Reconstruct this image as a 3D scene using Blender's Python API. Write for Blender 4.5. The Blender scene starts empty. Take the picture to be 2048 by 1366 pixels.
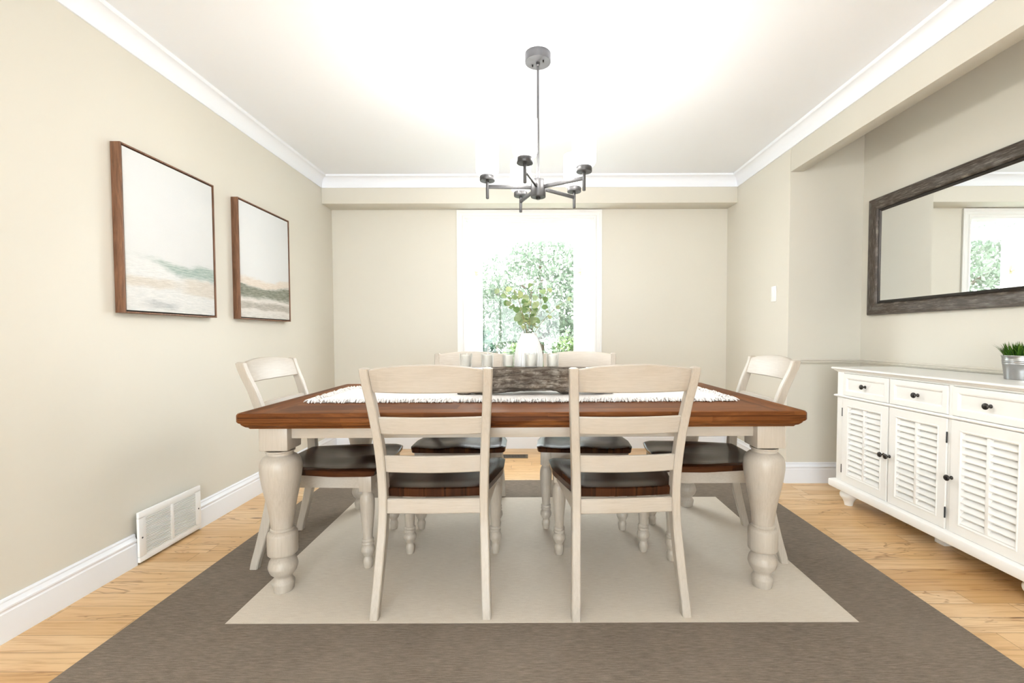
import bpy, bmesh, math, random
from math import sin, cos, pi, radians as R
from mathutils import Vector, Matrix, noise
S = bpy.context.scene
C = S.collection
random.seed(7)

# ------------------------------------------------------------------ nodes
class NT:
    def __init__(s, name):
        s.m = bpy.data.materials.new(name); s.m.use_nodes = True
        s.t = s.m.node_tree; s.b = s.t.nodes['Principled BSDF']; s.o = s.t.nodes['Material Output']
    def n(s, kind, **kw):
        x = s.t.nodes.new(kind)
        for k, v in kw.items(): setattr(x, k, v)
        return x
    def put(s, sock, v):
        if v is None: return
        if hasattr(v, 'is_output'): s.t.links.new(v, sock)
        else:
            if sock.type == 'RGBA' and len(v) == 3: v = (*v, 1)
            sock.default_value = v
    def math(s, op, a, b=None, c=None, clamp=False):
        x = s.n('ShaderNodeMath', operation=op, use_clamp=clamp)
        s.put(x.inputs[0], a); s.put(x.inputs[1], b); s.put(x.inputs[2], c)
        return x.outputs[0]
    def coord(s, which='Object'): return s.n('ShaderNodeTexCoord').outputs[which]
    def xyz(s, v):
        x = s.n('ShaderNodeSeparateXYZ'); s.put(x.inputs[0], v); return x.outputs
    def vec(s, x, y, z=0.0):
        c = s.n('ShaderNodeCombineXYZ')
        for i, a in enumerate((x, y, z)): s.put(c.inputs[i], a)
        return c.outputs[0]
    def scale(s, v, sc, off=(0, 0, 0)):
        x = s.n('ShaderNodeMapping'); s.put(x.inputs[0], v)
        x.inputs['Scale'].default_value = sc; x.inputs['Location'].default_value = off
        return x.outputs[0]
    def noise(s, v, scale=5, detail=3, rough=.55, dist=0.0):
        x = s.n('ShaderNodeTexNoise'); s.put(x.inputs['Vector'], v)
        x.inputs['Scale'].default_value = scale; x.inputs['Detail'].default_value = detail
        x.inputs['Roughness'].default_value = rough; x.inputs['Distortion'].default_value = dist
        return x.outputs[0]
    def white(s, v):
        x = s.n('ShaderNodeTexWhiteNoise', noise_dimensions='3D'); s.put(x.inputs['Vector'], v); return x.outputs[0]
    def ramp(s, f, stops):
        x = s.n('ShaderNodeValToRGB'); s.put(x.inputs[0], f); e = x.color_ramp.elements
        while len(e) < len(stops): e.new(.5)
        for q, (p, c) in zip(e, stops):
            q.position = p; q.color = (*c, 1) if not isinstance(c, (int, float)) else (c, c, c, 1)
        return x.outputs[0]
    def mix(s, f, a, b, mode='MIX'):
        x = s.n('ShaderNodeMix', data_type='RGBA', blend_type=mode)
        s.put(x.inputs[0], f); s.put(x.inputs[6], a); s.put(x.inputs[7], b)
        return x.outputs[2]
    def remap(s, v, a, b, c=0.0, d=1.0, smooth=True):
        x = s.n('ShaderNodeMapRange', interpolation_type='SMOOTHSTEP' if smooth else 'LINEAR')
        for i, q in enumerate((v, a, b, c, d)): s.put(x.inputs[i], q)
        return x.outputs[0]
    def bump(s, h, st=.2, d=.01):
        x = s.n('ShaderNodeBump'); s.put(x.inputs['Height'], h)
        x.inputs['Strength'].default_value = st; x.inputs['Distance'].default_value = d
        s.t.links.new(x.outputs[0], s.b.inputs['Normal'])
    def set(s, col=None, rough=None, metal=None, spec=None, **kw):
        s.put(s.b.inputs['Base Color'], col); s.put(s.b.inputs['Roughness'], rough)
        s.put(s.b.inputs['Metallic'], metal); s.put(s.b.inputs['Specular IOR Level'], spec)
        for k, v in kw.items(): s.put(s.b.inputs[k], v)
        return s.m

M = {}
def paint(name, col, rough=.5, amt=.03, sc=3, spec=.4):
    t = NT(name); c = t.coord()
    f = t.noise(c, sc, 4)
    a = tuple(x * (1 - amt) for x in col); b = tuple(min(1, x * (1 + amt)) for x in col)
    M[name] = t.set(t.mix(f, a, b), rough, spec=spec)
    t.bump(t.noise(c, 180, 2), .05, .002)
    return M[name]
paint('wall_paint', (.675, .645, .572), .45, .015, 1.2, .35)
paint('ceiling_paint', (.86, .885, .93), .7, .01, 2)
paint('trim_white', (.84, .87, .93), .3, .01, 4)
paint('cabinet_white', (.88, .87, .845), .32, .02, 6)
paint('window_white', (.84, .84, .84), .35, .01)
paint('grille_white', (.84, .84, .84), .4, .01)
paint('plastic_white', (.86, .86, .85), .3, .005)
paint('dark_gap', (.045, .045, .045), .8, .05)  # near-black; also paints the shade inside the vent openings

def metal(name, col, rough, metalv=1.0):
    t = NT(name); f = t.noise(t.coord(), 60, 3)
    M[name] = t.set(t.mix(f, tuple(x * .85 for x in col), col), rough, metalv)
metal('pewter', (.085, .083, .085), .45, .6)
metal('black_iron', (.06, .055, .052), .33, .85)
metal('dark_steel', (.05, .05, .055), .45, .6)
metal('galvanised', (.44, .45, .46), .3, .95)
metal('bronze_register', (.16, .12, .08), .45, .8)
metal('brass_lock', (.55, .47, .3), .35, .7)

# antique cream paint with brushed streaks along each part
def cream(name, stretch):
    t = NT(name); c = t.coord()
    f = t.noise(t.scale(c, stretch), 6, 5, .7)
    g = t.noise(c, 4, 3)
    col = t.mix(t.remap(f, .2, .75), (.40, .345, .283), (.475, .424, .36))
    col = t.mix(t.remap(g, .35, .7, 0, .5), col, (.49, .455, .41))
    M[name] = t.set(col, .36, spec=.45)
    t.bump(f, .12, .002)
cream('cream_across', (2, 14, 30))
cream('cream_up', (26, 26, 1.6))

# floor: maple strip boards along x
t = NT('maple_boards'); x, y, z = t.xyz(t.coord())
W_ = .0905
row = t.math('FLOOR', t.math('DIVIDE', y, W_))
fy = t.math('FRACT', t.math('DIVIDE', y, W_))
off = t.math('MULTIPLY', t.white(t.vec(row, 3.1, 0)), 3.0)
xs = t.math('DIVIDE', t.math('ADD', x, off), .95)
colid = t.math('FLOOR', xs); fx = t.math('FRACT', xs)
rid = t.white(t.vec(row, colid, 7.0)); rid2 = t.white(t.vec(row, colid, 2.0))
gv = t.vec(t.math('ADD', x, t.math('MULTIPLY', rid, 40)), t.math('ADD', t.math('MULTIPLY', y, 1.0), t.math('MULTIPLY', rid2, 9)), 0)
grain = t.noise(t.scale(gv, (1.6, 26, 1)), 2.2, 5, .6, .6)
fig = t.noise(t.scale(gv, (1.1, 9, 1)), 1.6, 3, .5, 1.2)
base = t.ramp(rid, [(0, (.62, .375, .165)), (.35, (.72, .465, .225)), (.7, (.77, .52, .275)), (1, (.81, .59, .35))])
col = t.mix(t.remap(grain, .42, .72, 0, .6), base, (.46, .23, .08))
streak = t.math('SUBTRACT', 1.0, t.remap(t.math('ABSOLUTE', t.math('SUBTRACT', fig, .56)), .0, .02, 0, 1), None)
col = t.mix(t.math('MULTIPLY', t.math('MULTIPLY', streak, .7), t.remap(rid2, .45, .7)), col, (.30, .135, .045))
vor = t.n('ShaderNodeTexVoronoi'); t.put(vor.inputs['Vector'], t.scale(gv, (1.5, 6.5, 1))); vor.inputs['Scale'].default_value = 1.3
knot = t.math('MULTIPLY', t.remap(vor.outputs['Distance'], .035, .10, 1, 0), t.remap(rid, .55, .6))
col = t.mix(t.math('MULTIPLY', knot, .9), col, (.16, .07, .025))
ey = t.math('MINIMUM', fy, t.math('SUBTRACT', 1.0, fy))
ex = t.math('MINIMUM', fx, t.math('SUBTRACT', 1.0, fx))
gap = t.math('MAXIMUM', t.remap(ey, .006, .022, 1, 0), t.remap(ex, .0006, .0022, 1, 0))
col = t.mix(t.math('MULTIPLY', gap, .7), col, (.25, .12, .045))
M['maple_boards'] = t.set(col, t.remap(grain, .3, .8, .28, .42), spec=.45)
t.bump(t.math('SUBTRACT', 1.0, gap), .15, .002)

# stained acacia: grain along UV u, boards across UV v
def stained(name, bw, dark, mid, hot, rough, along=.45, coat=.3, spec=.5, ior=1.22):
    t = NT(name); uv = t.coord('UV'); u, v, _ = t.xyz(uv)
    r = t.math('FLOOR', t.math('DIVIDE', v, bw)); fv = t.math('FRACT', t.math('DIVIDE', v, bw))
    o = t.math('MULTIPLY', t.white(t.vec(r, 5.3, 1)), 2.0)
    q = t.math('FLOOR', t.math('DIVIDE', t.math('ADD', u, o), along))
    a = t.white(t.vec(r, q, 4.0))
    gv = t.vec(t.math('ADD', u, t.math('MULTIPLY', a, 31)), v, a)
    g = t.noise(t.scale(gv, (2.2, 30, 1)), 2.5, 6, .65, 1.0)
    h = t.noise(t.scale(gv, (1.2, 7, 1)), 3, 3, .5, .8)
    col = t.mix(a, dark, mid)
    col = t.mix(t.remap(h, .45, .75, 0, .6), col, hot)
    col = t.mix(t.remap(g, .45, .8, 0, .75), col, tuple(x * .35 for x in dark))
    e = t.math('MINIMUM', fv, t.math('SUBTRACT', 1.0, fv))
    gp = t.remap(e, .008, .03, 1, 0)
    col = t.mix(t.math('MULTIPLY', gp, .7), col, tuple(x * .3 for x in dark))
    M[name] = t.set(col, rough, spec=spec, **{'IOR': ior, 'Coat Weight': coat, 'Coat Roughness': .18})
    t.bump(t.math('ADD', t.math('MULTIPLY', g, .5), t.math('SUBTRACT', 1.0, gp)), .12, .002)
stained('table_wood', .118, (.09, .028, .008), (.185, .066, .019), (.27, .105, .033), .45, .5, .0, .5, 1.17)
stained('seat_wood', .083, (.022, .008, .004), (.065, .022, .009), (.11, .04, .014), .26, 1.4, .0, .5, 1.25)

# rug
def woven(name, a, b, c):
    t = NT(name); q = t.coord()
    f = t.noise(t.scale(q, (9, 110, 1)), 2.2, 6, .75)
    g = t.noise(t.scale(q, (150, 260, 1)), 2, 2, .6)
    h = t.noise(q, 2.5, 3)
    col = t.mix(t.remap(f, .35, .68), a, b)
    col = t.mix(t.remap(g, .4, .65, 0, .6), col, c)
    col = t.mix(t.remap(h, .4, .7, 0, .25), col, b)
    M[name] = t.set(col, .9, spec=.12)
    t.bump(g, .5, .003)
woven('rug_brown', (.145, .113, .089), (.305, .253, .205), (.215, .182, .142))
woven('rug_beige', (.65, .575, .49), (.775, .71, .62), (.72, .645, .555))

# runner
t = NT('runner_cloth'); c = t.coord(); f = t.noise(c, 160, 3, .7)
M['runner_cloth'] = t.set(t.mix(t.remap(f, .3, .7), (.70, .665, .64), (.86, .84, .83)), .95, spec=.1); t.bump(f, .6, .004)
# driftwood
t = NT('driftwood'); c = t.coord()
g = t.noise(t.scale(c, (3.5, 30, 30)), 2.5, 7, .75, .8); h = t.noise(c, 14, 5, .65); k = t.noise(c, 5, 3)
col = t.ramp(g, [(.32, (.04, .03, .024)), (.45, (.17, .138, .11)), (.56, (.36, .315, .265)), (.7, (.58, .52, .45))])
col = t.mix(t.remap(h, .38, .62, .65, 0), col, (.075, .052, .038))
col = t.mix(t.remap(k, .5, .7, 0, .35), col, (.25, .165, .10))
M['driftwood'] = t.set(col, .85, spec=.15); t.bump(t.math('ADD', g, h), .9, .012)
# walnut picture frame
t = NT('walnut_frame'); c = t.coord()
g = t.noise(t.scale(c, (20, 20, 2)), 4, 5, .65, .6)
M['walnut_frame'] = t.set(t.ramp(g, [(.3, (.085, .036, .017)), (.55, (.19, .088, .045)), (.8, (.29, .15, .08))]), .45)
# mirror frame: dark wood with silver rubbed streaks (along its own uv)
t = NT('mirror_frame'); u, v, _ = t.xyz(t.coord('UV'))
uvv = t.vec(u, v, 0)
g = t.noise(t.scale(uvv, (5, 70, 1)), 3, 6, .7); h = t.noise(t.scale(uvv, (2, 10, 1)), 3, 4)
col = t.mix(t.remap(g, .45, .75), (.05, .036, .028), (.25, .215, .18))
col = t.mix(t.remap(h, .5, .75, 0, .5), col, (.25, .235, .22))
M['mirror_frame'] = t.set(col, .38, .15); t.bump(g, .2, .002)
t = NT('mirror_silver'); M['mirror_silver'] = t.set(t.mix(t.noise(t.coord(), 2), (.86, .88, .87), (.87, .89, .88)), .01, 1.0)
# ceramic, wax, glass
paint('ceramic_white', (.88, .88, .875), .3, .01)
paint('candle_wax', (.84, .81, .76), .5, .02, 20)
def thin_glass(name, tint, refl):
    t = NT(name)
    tr = t.n('ShaderNodeBsdfTransparent'); gl = t.n('ShaderNodeBsdfGlossy'); lw = t.n('ShaderNodeLayerWeight')
    tr.inputs[0].default_value = (*tint, 1); gl.inputs['Roughness'].default_value = .02
    gl.inputs[0].default_value = (.95, .95, .95, 1)
    lw.inputs[0].default_value = .25
    mx = t.n('ShaderNodeMixShader')
    t.put(mx.inputs[0], t.math('ADD', t.math('MULTIPLY', lw.outputs['Facing'], refl), t.math('MULTIPLY', t.noise(t.coord(), 3), .03)))
    t.t.links.new(tr.outputs[0], mx.inputs[1]); t.t.links.new(gl.outputs[0], mx.inputs[2])
    t.t.links.new(mx.outputs[0], t.o.inputs[0]); M[name] = t.m
thin_glass('clear_glass', (.97, .98, .98), .75)
thin_glass('window_glass', (.99, 1, .99), .12)
# lit opal shade
t = NT('opal_lit'); e = t.mix(t.noise(t.coord(), 3), (1, .985, .96), (1, .99, .97))
tr = t.n('ShaderNodeBsdfTransparent'); tr.inputs[0].default_value = (.8, .8, .79, 1)
em = t.n('ShaderNodeEmission'); t.put(em.inputs[0], e); em.inputs[1].default_value = 1.1
ad = t.n('ShaderNodeAddShader'); t.t.links.new(tr.outputs[0], ad.inputs[0]); t.t.links.new(em.outputs[0], ad.inputs[1]); t.t.links.new(ad.outputs[0], t.o.inputs[0])
M['opal_lit'] = t.m
# plants
def leafy(name, stops, rough=.5, trans=.25):
    t = NT(name); g = t.n('ShaderNodeNewGeometry')
    col = t.ramp(g.outputs['Random Per Island'], stops)
    t.set(col, rough, spec=.25)
    tl = t.n('ShaderNodeBsdfTranslucent'); t.put(tl.inputs[0], col)
    mx = t.n('ShaderNodeMixShader'); mx.inputs[0].default_value = trans
    t.t.links.new(t.b.outputs[0], mx.inputs[1]); t.t.links.new(tl.outputs[0], mx.inputs[2])
    t.t.links.new(mx.outputs[0], t.o.inputs[0]); M[name] = t.m
leafy('eucalyptus_leaf', [(0, (.15, .26, .09)), (.4, (.27, .38, .17)), (.7, (.38, .46, .27)), (1, (.50, .56, .27))], .5, .45)
leafy('grass_blade', [(0, (.012, .05, .006)), (.5, (.06, .16, .012)), (1, (.17, .30, .03))], .45, .2)
leafy('tree_leaf', [(0, (0.094, 0.137, 0.090)), (.5, (0.169, 0.209, 0.158)), (1, (0.259, 0.288, 0.238))], .6, .4)
leafy('bush_leaf', [(0, (0.050, 0.101, 0.032)), (.5, (0.108, 0.166, 0.065)), (1, (0.194, 0.238, 0.122))], .6, .3)
leafy('conifer_leaf', [(0, (0.014, 0.040, 0.025)), (.5, (0.032, 0.068, 0.045)), (1, (0.065, 0.108, 0.072))], .6, .1)
paint('bark', (.10, .08, .06), .9, .3, 20, .1)
paint('twig', (.32, .27, .17), .7, .2, 40, .2)
paint('soil', (.03, .022, .015), .95, .3, 60, .1)
paint('lawn', (.08, .12, .05), .9, .25, 6, .1)
paint('siding', (.62, .6, .57), .8, .05, 4)

# two abstract landscape canvases (u along the canvas, v up)
def canvas(name, kind):
    t = NT(name); u, v, _ = t.xyz(t.coord('UV')); uv = t.vec(u, v, 0)
    w = t.math('MULTIPLY', t.math('SUBTRACT', t.noise(t.scale(uv, (2.2, 2.5, 1)), 1.6, 3, .5), .5), .07)
    s = t.math('MULTIPLY', t.math('SUBTRACT', t.noise(t.scale(uv, (3, 40, 1)), 2, 5, .75), .5), .07)
    vv = t.math('ADD', t.math('ADD', v, w), s)
    brush = t.remap(t.noise(t.scale(uv, (4, 50, 1)), 2.5, 6, .75), .3, .7)
    def band(lo, hi, soft_lo, soft_hi):
        a = t.remap(t.math('SUBTRACT', vv, lo), 0.0, soft_lo); b = t.remap(t.math('SUBTRACT', hi, vv), 0.0, soft_hi)
        return t.math('MULTIPLY', a, b)
    sky = t.mix(t.noise(uv, 2.2, 3), (.64, .65, .66), (.70, .71, .71))
    def layer(base, m, amt, ca, cb):
        return t.mix(t.math('MULTIPLY', m, amt), base, t.mix(brush, ca, cb))
    if kind == 1:
        low = t.remap(vv, .30, .37, 1, 0)
        c = layer(sky, low, .75, (.58, .60, .60), (.80, .80, .79))
        k = t.remap(u, .05, .62)
        hi = t.math('ADD', .385, t.math('MULTIPLY', t.math('SINE', t.math('MULTIPLY', u, pi)), -.025))
        lo = t.math('SUBTRACT', .345, t.math('MULTIPLY', k, .105))
        c = layer(c, t.math('MULTIPLY', band(t.math('SUBTRACT', lo, .01), t.math('ADD', hi, .03), .04, .06), t.remap(u, 0, .4, .4, .8)), .6, (.52, .56, .55), (.70, .72, .71))
        c = layer(c, t.math('MULTIPLY', band(lo, hi, .055, .035), t.remap(u, .0, .6, .55, 1.0)), 1.0, (.25, .335, .305), (.51, .58, .55))
        c = layer(c, t.math('MULTIPLY', band(.150, .245, .04, .03), t.remap(u, .40, .70, 1, 0)), .9, (.53, .49, .43), (.69, .655, .595))
        c = layer(c, t.math('MULTIPLY', band(.125, .275, .04, .03), t.remap(u, .50, .70)), .9, (.55, .505, .445), (.69, .65, .59))
        c = layer(c, t.math('MULTIPLY', band(.025, .10, .03, .03), t.math('MULTIPLY', t.remap(u, .12, .3), t.remap(u, .42, .6, 1, 0))), .9, (.36, .385, .40), (.60, .62, .63))
        c = layer(c, band(-.1, .05, .02, .05), .5, (.56, .61, .61), (.77, .78, .78))
    else:
        dip = t.math('MULTIPLY', t.math('POWER', t.math('ABSOLUTE', t.math('SUBTRACT', u, .42)), 1.3), .12)
        c = layer(sky, t.remap(vv, .30, .37, 1, 0), .9, (.62, .59, .55), (.75, .72, .68))
        c = layer(c, band(t.math('ADD', .262, dip), t.math('ADD', .355, dip), .02, .035), .9, (.60, .51, .43), (.73, .675, .61))
        c = layer(c, band(.165, t.math('ADD', .285, dip), .05, .03), .97, (.105, .12, .085), (.34, .345, .29))
        c = layer(c, band(.075, .165, .03, .03), .85, (.28, .26, .225), (.52, .49, .44))
        c = layer(c, band(-.1, .08, .02, .04), .7, (.50, .48, .45), (.74, .73, .70))
    M[name] = t.set(c, .75, spec=.2)
    t.bump(t.math('ADD', brush, t.noise(uv, 400, 1)), .15, .002)
canvas('canvas_teal', 1); canvas('canvas_grey', 2)

# ------------------------------------------------------------------ geometry helpers
def link(name, bm, mat, parent=None, angle=35, loc=None):
    me = bpy.data.meshes.new(name)
    bmesh.ops.recalc_face_normals(bm, faces=bm.faces[:])
    bm.to_mesh(me); bm.free()
    for k in (mat if isinstance(mat, (list, tuple)) else [mat]): me.materials.append(M[k])
    if angle:
        me.polygons.foreach_set('use_smooth', [True] * len(me.polygons)); me.set_sharp_from_angle(angle=R(angle))
    o = bpy.data.objects.new(name, me); C.objects.link(o)
    if parent: o.parent = parent
    if loc: o.location = loc
    return o
def tag(o, label, cat, group=None):
    o['label'] = label; o['category'] = cat
    if group: o['group'] = group
    return o
def thing(name, label, cat, loc=(0, 0, 0), rz=0, group=None):
    o = bpy.data.objects.new(name, None); C.objects.link(o); o.empty_display_size = .1
    o.location = loc; o.rotation_euler = (0, 0, rz)
    return tag(o, label, cat, group)
def struct(o): o['kind'] = 'structure'; return o
def B(): return bmesh.new()
def box(bm, x0, x1, y0, y1, z0, z1, bev=0, mat=None, seg=2):
    t = bmesh.new() if bev else bm
    vs = [t.verts.new(p) for p in ((x0, y0, z0), (x1, y0, z0), (x1, y1, z0), (x0, y1, z0), (x0, y0, z1), (x1, y0, z1), (x1, y1, z1), (x0, y1, z1))]
    for f in ((0, 3, 2, 1), (4, 5, 6, 7), (0, 1, 5, 4), (1, 2, 6, 5), (2, 3, 7, 6), (3, 0, 4, 7)): t.faces.new([vs[i] for i in f])
    if bev:
        bmesh.ops.bevel(t, geom=t.edges[:], offset=bev, segments=seg, affect='EDGES', profile=.5)
        merge(bm, t)
    return bm
def merge(bm, t, mtx=None):
    mp = {v: bm.verts.new(mtx @ v.co if mtx else v.co) for v in t.verts}
    for f in t.faces:
        try:
            g = bm.faces.new([mp[v] for v in f.verts]); g.material_index = f.material_index
        except ValueError: pass
    t.free()
def lathe(bm, prof, n=32, c=(0, 0, 0), cap=True, rib=None):
    rings = []
    for r, z in prof:
        ring = []
        for i in range(n):
            a = 2 * pi * i / n; q = r * (rib(i, z) if rib else 1)
            ring.append(bm.verts.new((c[0] + q * cos(a), c[1] + q * sin(a), c[2] + z)))
        rings.append(ring)
    for p, q in zip(rings, rings[1:]):
        for i in range(n): bm.faces.new((p[i], p[(i + 1) % n], q[(i + 1) % n], q[i]))
    if cap: bm.faces.new(rings[0][::-1]); bm.faces.new(rings[-1])
    return bm
def smooth_prof(pts, k=4):
    out = []
    for i in range(len(pts) - 1):
        p0 = pts[max(0, i - 1)]; p1 = pts[i]; p2 = pts[i + 1]; p3 = pts[min(len(pts) - 1, i + 2)]
        for j in range(k):
            t = j / k
            out.append(tuple(.5 * (2 * b + (c - a) * t + (2 * a - 5 * b + 4 * c - d) * t * t + (3 * b - a - 3 * c + d) * t ** 3) for a, b, c, d in zip(p0, p1, p2, p3)))
    out.append(pts[-1]); return out
def tube(bm, pts, r, n=8, cap=True):
    pts = [Vector(p) for p in pts]; rings = []; rr = r if isinstance(r, (list, tuple)) else [r] * len(pts)
    up = Vector((0, 0, 1))
    for i, p in enumerate(pts):
        d = (pts[min(i + 1, len(pts) - 1)] - pts[max(i - 1, 0)]).normalized()
        a = d.cross(up if abs(d.z) < .95 else Vector((1, 0, 0))).normalized(); b = d.cross(a)
        rings.append([bm.verts.new(p + rr[i] * (cos(2 * pi * k / n) * a + sin(2 * pi * k / n) * b)) for k in range(n)])
    for p, q in zip(rings, rings[1:]):
        for i in range(n): bm.faces.new((p[i], p[(i + 1) % n], q[(i + 1) % n], q[i]))
    if cap: bm.faces.new(rings[0][::-1]); bm.faces.new(rings[-1])
    return bm
def run(bm, prof, A, Bp, nrm, m0=0, m1=0):
    """profile (d out of the wall, z) swept from A to B; m0/m1 shift the ends along the run by d (mitres)"""
    A = Vector((*A, 0)); Bp = Vector((*Bp, 0)); n = Vector((*nrm, 0)); d = (Bp - A).normalized()
    ra = [bm.verts.new(A + n * p + d * (m0 * p) + Vector((0, 0, z))) for p, z in prof]
    rb = [bm.verts.new(Bp + n * p + d * (m1 * p) + Vector((0, 0, z))) for p, z in prof]
    k = len(prof)
    for i in range(k): bm.faces.new((ra[i], ra[(i + 1) % k], rb[(i + 1) % k], rb[i]))
    bm.faces.new(ra[::-1]); bm.faces.new(rb)
    return bm
def loft(bm, rings, cap=True):
    rr = [[bm.verts.new(p) for p in r] for r in rings]; n = len(rr[0])
    for p, q in zip(rr, rr[1:]):
        for i in range(n): bm.faces.new((p[i], p[(i + 1) % n], q[(i + 1) % n], q[i]))
    if cap: bm.faces.new(rr[0][::-1]); bm.faces.new(rr[-1])
    return bm
def uvmap(o, fn):
    me = o.data; uv = me.uv_layers.new(name='UVMap')
    for p in me.polygons:
        for li in p.loop_indices:
            uv.data[li].uv = fn(me.vertices[me.loops[li].vertex_index].co, p)
def dup(root, label, loc, rz, group=None):
    def cp(o, par):
        c = o.copy(); C.objects.link(c); c.parent = par
        for ch in o.children: cp(ch, c)
        return c
    r = cp(root, None); r.location = loc; r.rotation_euler = (0, 0, rz); r['label'] = label
    if group: r['group'] = group
    return r

# ------------------------------------------------------------------ room
XL, XR, XA = -1.897, 1.8805, 2.412      # painting wall, switch wall, sideboard wall
YB, YW, YO = 4.174, 4.383, 3.33         # beam face, window wall, recess end
ZC, ZB, ZR, ZT = 2.436, 2.295, 2.269, 2.535
YR = -3.0                               # wall behind the camera
struct(link('floor', box(B(), XL - .12, XA + .12, YR - .12, YW + .14, -.12, 0), 'maple_boards', angle=0))
struct(link('ceiling', box(B(), XL - .12, XA + .12, YR - .12, YW + .14, ZT, ZT + .12), 'ceiling_paint', angle=0))
struct(link('wall_left', box(B(), XL - .12, XL, YR - .12, YW + .14, 0, ZT), 'wall_paint', angle=0))
WX0, WX1, WZ0, WZ1 = -.625, .602, .70, 2.21
bm = B()
box(bm, XL, WX0, YW, YW + .14, 0, ZT); box(bm, WX1, XR, YW, YW + .14, 0, ZT)
box(bm, WX0, WX1, YW, YW + .14, 0, WZ0); box(bm, WX0, WX1, YW, YW + .14, WZ1, ZT)
struct(link('wall_back', bm, 'wall_paint', angle=0))
struct(link('wall_right', box(B(), XR, XA + .12, YO, YW + .14, 0, ZT), 'wall_paint', angle=0))
struct(link('wall_alcove', box(B(), XA, XA + .12, YR - .12, YO, 0, ZT), 'wall_paint', angle=0))
struct(link('trim_1', box(B(), XL, XR, YB, YW, ZB, ZT, .004), 'wall_paint', angle=30))       # boxed beam over the window wall
struct(link('trim_2', box(B(), XR, XR + .092, YR, YO, ZR, ZT, .004), 'wall_paint', angle=30))  # boxed header over the recess
bm = B()
GX0, GX1, GZ1 = -1.80, .9, 2.25
box(bm, XL, GX0, YR - .12, YR, 0, ZT); box(bm, GX1, XA, YR - .12, YR, 0, ZT)
box(bm, GX0, GX1, YR - .12, YR, GZ1, ZT); box(bm, GX0, GX1, YR - .12, YR, 0, .08)
struct(link('wall_rear', bm, 'wall_paint', angle=0))
# crown moulding (coved), mitred
crown = [(0, ZT), (0, ZC), (.008, ZC)] + [(.012 + .055 * (1 - cos(a)), ZC + .012 + .070 * sin(a)) for a in [i * pi / 2 / 8 for i in range(9)]] + [(.072, ZT - .012), (.074, ZT)]
struct(link('trim_3', run(B(), crown, (XL, YR), (XL, YB), (1, 0), 0, -1), 'trim_white'))
struct(link('trim_4', run(B(), crown, (XL, YB), (XR, YB), (0, -1), 1, -1), 'trim_white'))
struct(link('trim_5', run(B(), crown, (XR, YB), (XR, YR), (-1, 0), 1, 0), 'trim_white'))
# baseboards with stepped top
bb = [(0, 0), (.016, 0), (.016, .104), (.0135, .108), (.0135, .112), (.0165, .118), (.0165, .124), (.012, .130), (.008, .140), (.0085, .146), (.006, .152), (0, .153)]
GY0, GY1 = 2.135, 2.54
bm = B(); run(bm, bb, (XL, YR), (XL, GY0 + .004), (1, 0)); run(bm, bb, (XL, GY1 + .006), (XL, YW), (1, 0), 0, -1)
struct(link('baseboard_left', bm, 'trim_white', angle=25))
struct(link('baseboard_back', run(B(), bb, (XL, YW), (XR, YW), (0, -1), 1, -1), 'trim_white', angle=25))
struct(link('baseboard_right', run(B(), bb, (XR, YW), (XR, YO), (-1, 0), 1, 1), 'trim_white', angle=25))
bm = B(); run(bm, bb, (XR, YO), (XA, YO), (0, -1), -1, -1); run(bm, bb, (XA, YO), (XA, YR), (-1, 0), 1, 0)
struct(link('baseboard_alcove', bm, 'trim_white', angle=25))
rail = [(0, .880), (.007, .882), (.013, .890), (.015, .896), (.010, .899), (.013, .903), (.017, .908), (.012, .914), (0, .915)]
bm = B(); run(bm, rail, (XR, YO), (XA, YO), (0, -1), 0, -1); run(bm, rail, (XA, YO), (XA, YR), (-1, 0), 1, 0)
struct(link('trim_6', bm, 'wall_paint', angle=25))

# box-bay window -------------------------------------------------
BX0, BX1, BY0, BY1 = -.665, .615, YW + .14, 5.16
win = bpy.data.objects.new('window_1', None); C.objects.link(win); win.location = (0, YW, 0); struct(win)
def wpart(name, bm, mat, angle=30, par=None):
    o = link(name, bm, mat, None, angle); o.parent = par or win
    if not par: o.matrix_parent_inverse = Matrix.Translation((0, -YW, 0))
    return o
bm = B()
cas = [(0, 0), (.018, 0), (.018, .018), (.013, .026), (.013, .05), (.018, .058), (.018, .070), (.012, .078), (0, .078)]
def casing_leg(bm, pts):
    rings = [[bm.verts.new(q) for q in r] for r in pts]
    for a, b in zip(rings, rings[1:]):
        n = len(a)
        for i in range(n): bm.faces.new((a[i], a[(i + 1) % n], b[(i + 1) % n], b[i]))
    bm.faces.new(rings[0][::-1]); bm.faces.new(rings[-1])
casing_leg(bm, [[(WX0 - .078 + w, YW - d, WZ0 - .02) for d, w in cas], [(WX0 - .078 + w, YW - d, WZ1 + .078 - w) for d, w in cas],
                [(WX1 + .078 - w, YW - d, WZ1 + .078 - w) for d, w in cas], [(WX1 + .078 - w, YW - d, WZ0 - .02) for d, w in cas]])
wpart('casing', bm, 'window_white')
bm = B(); box(bm, WX0 - .11, WX1 + .11, YW - .05, BY1, WZ0 - .03, WZ0, .004); wpart('sill', bm, 'window_white')
bm = B(); box(bm, WX0 - .09, WX1 + .09, YW - .016, YW, WZ0 - .10, WZ0 - .03, .003); wpart('sill_apron', bm, 'window_white')
bm = B(); box(bm, BX0 - .05, BX0 + .01, BY0, BY1 + .05, 2.235, 2.29); box(bm, BX1 - .01, BX1 + .05, BY0, BY1 + .05, 2.235, 2.29)
box(bm, BX0 + .01, BX1 - .01, BY1 - .01, BY1 + .05, 2.235, 2.29); box(bm, BX0 + .01, BX1 - .01, BY0, BY0 + .03, 2.235, 2.29)
f = wpart('roof_frame', bm, 'window_white', 0)
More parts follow.
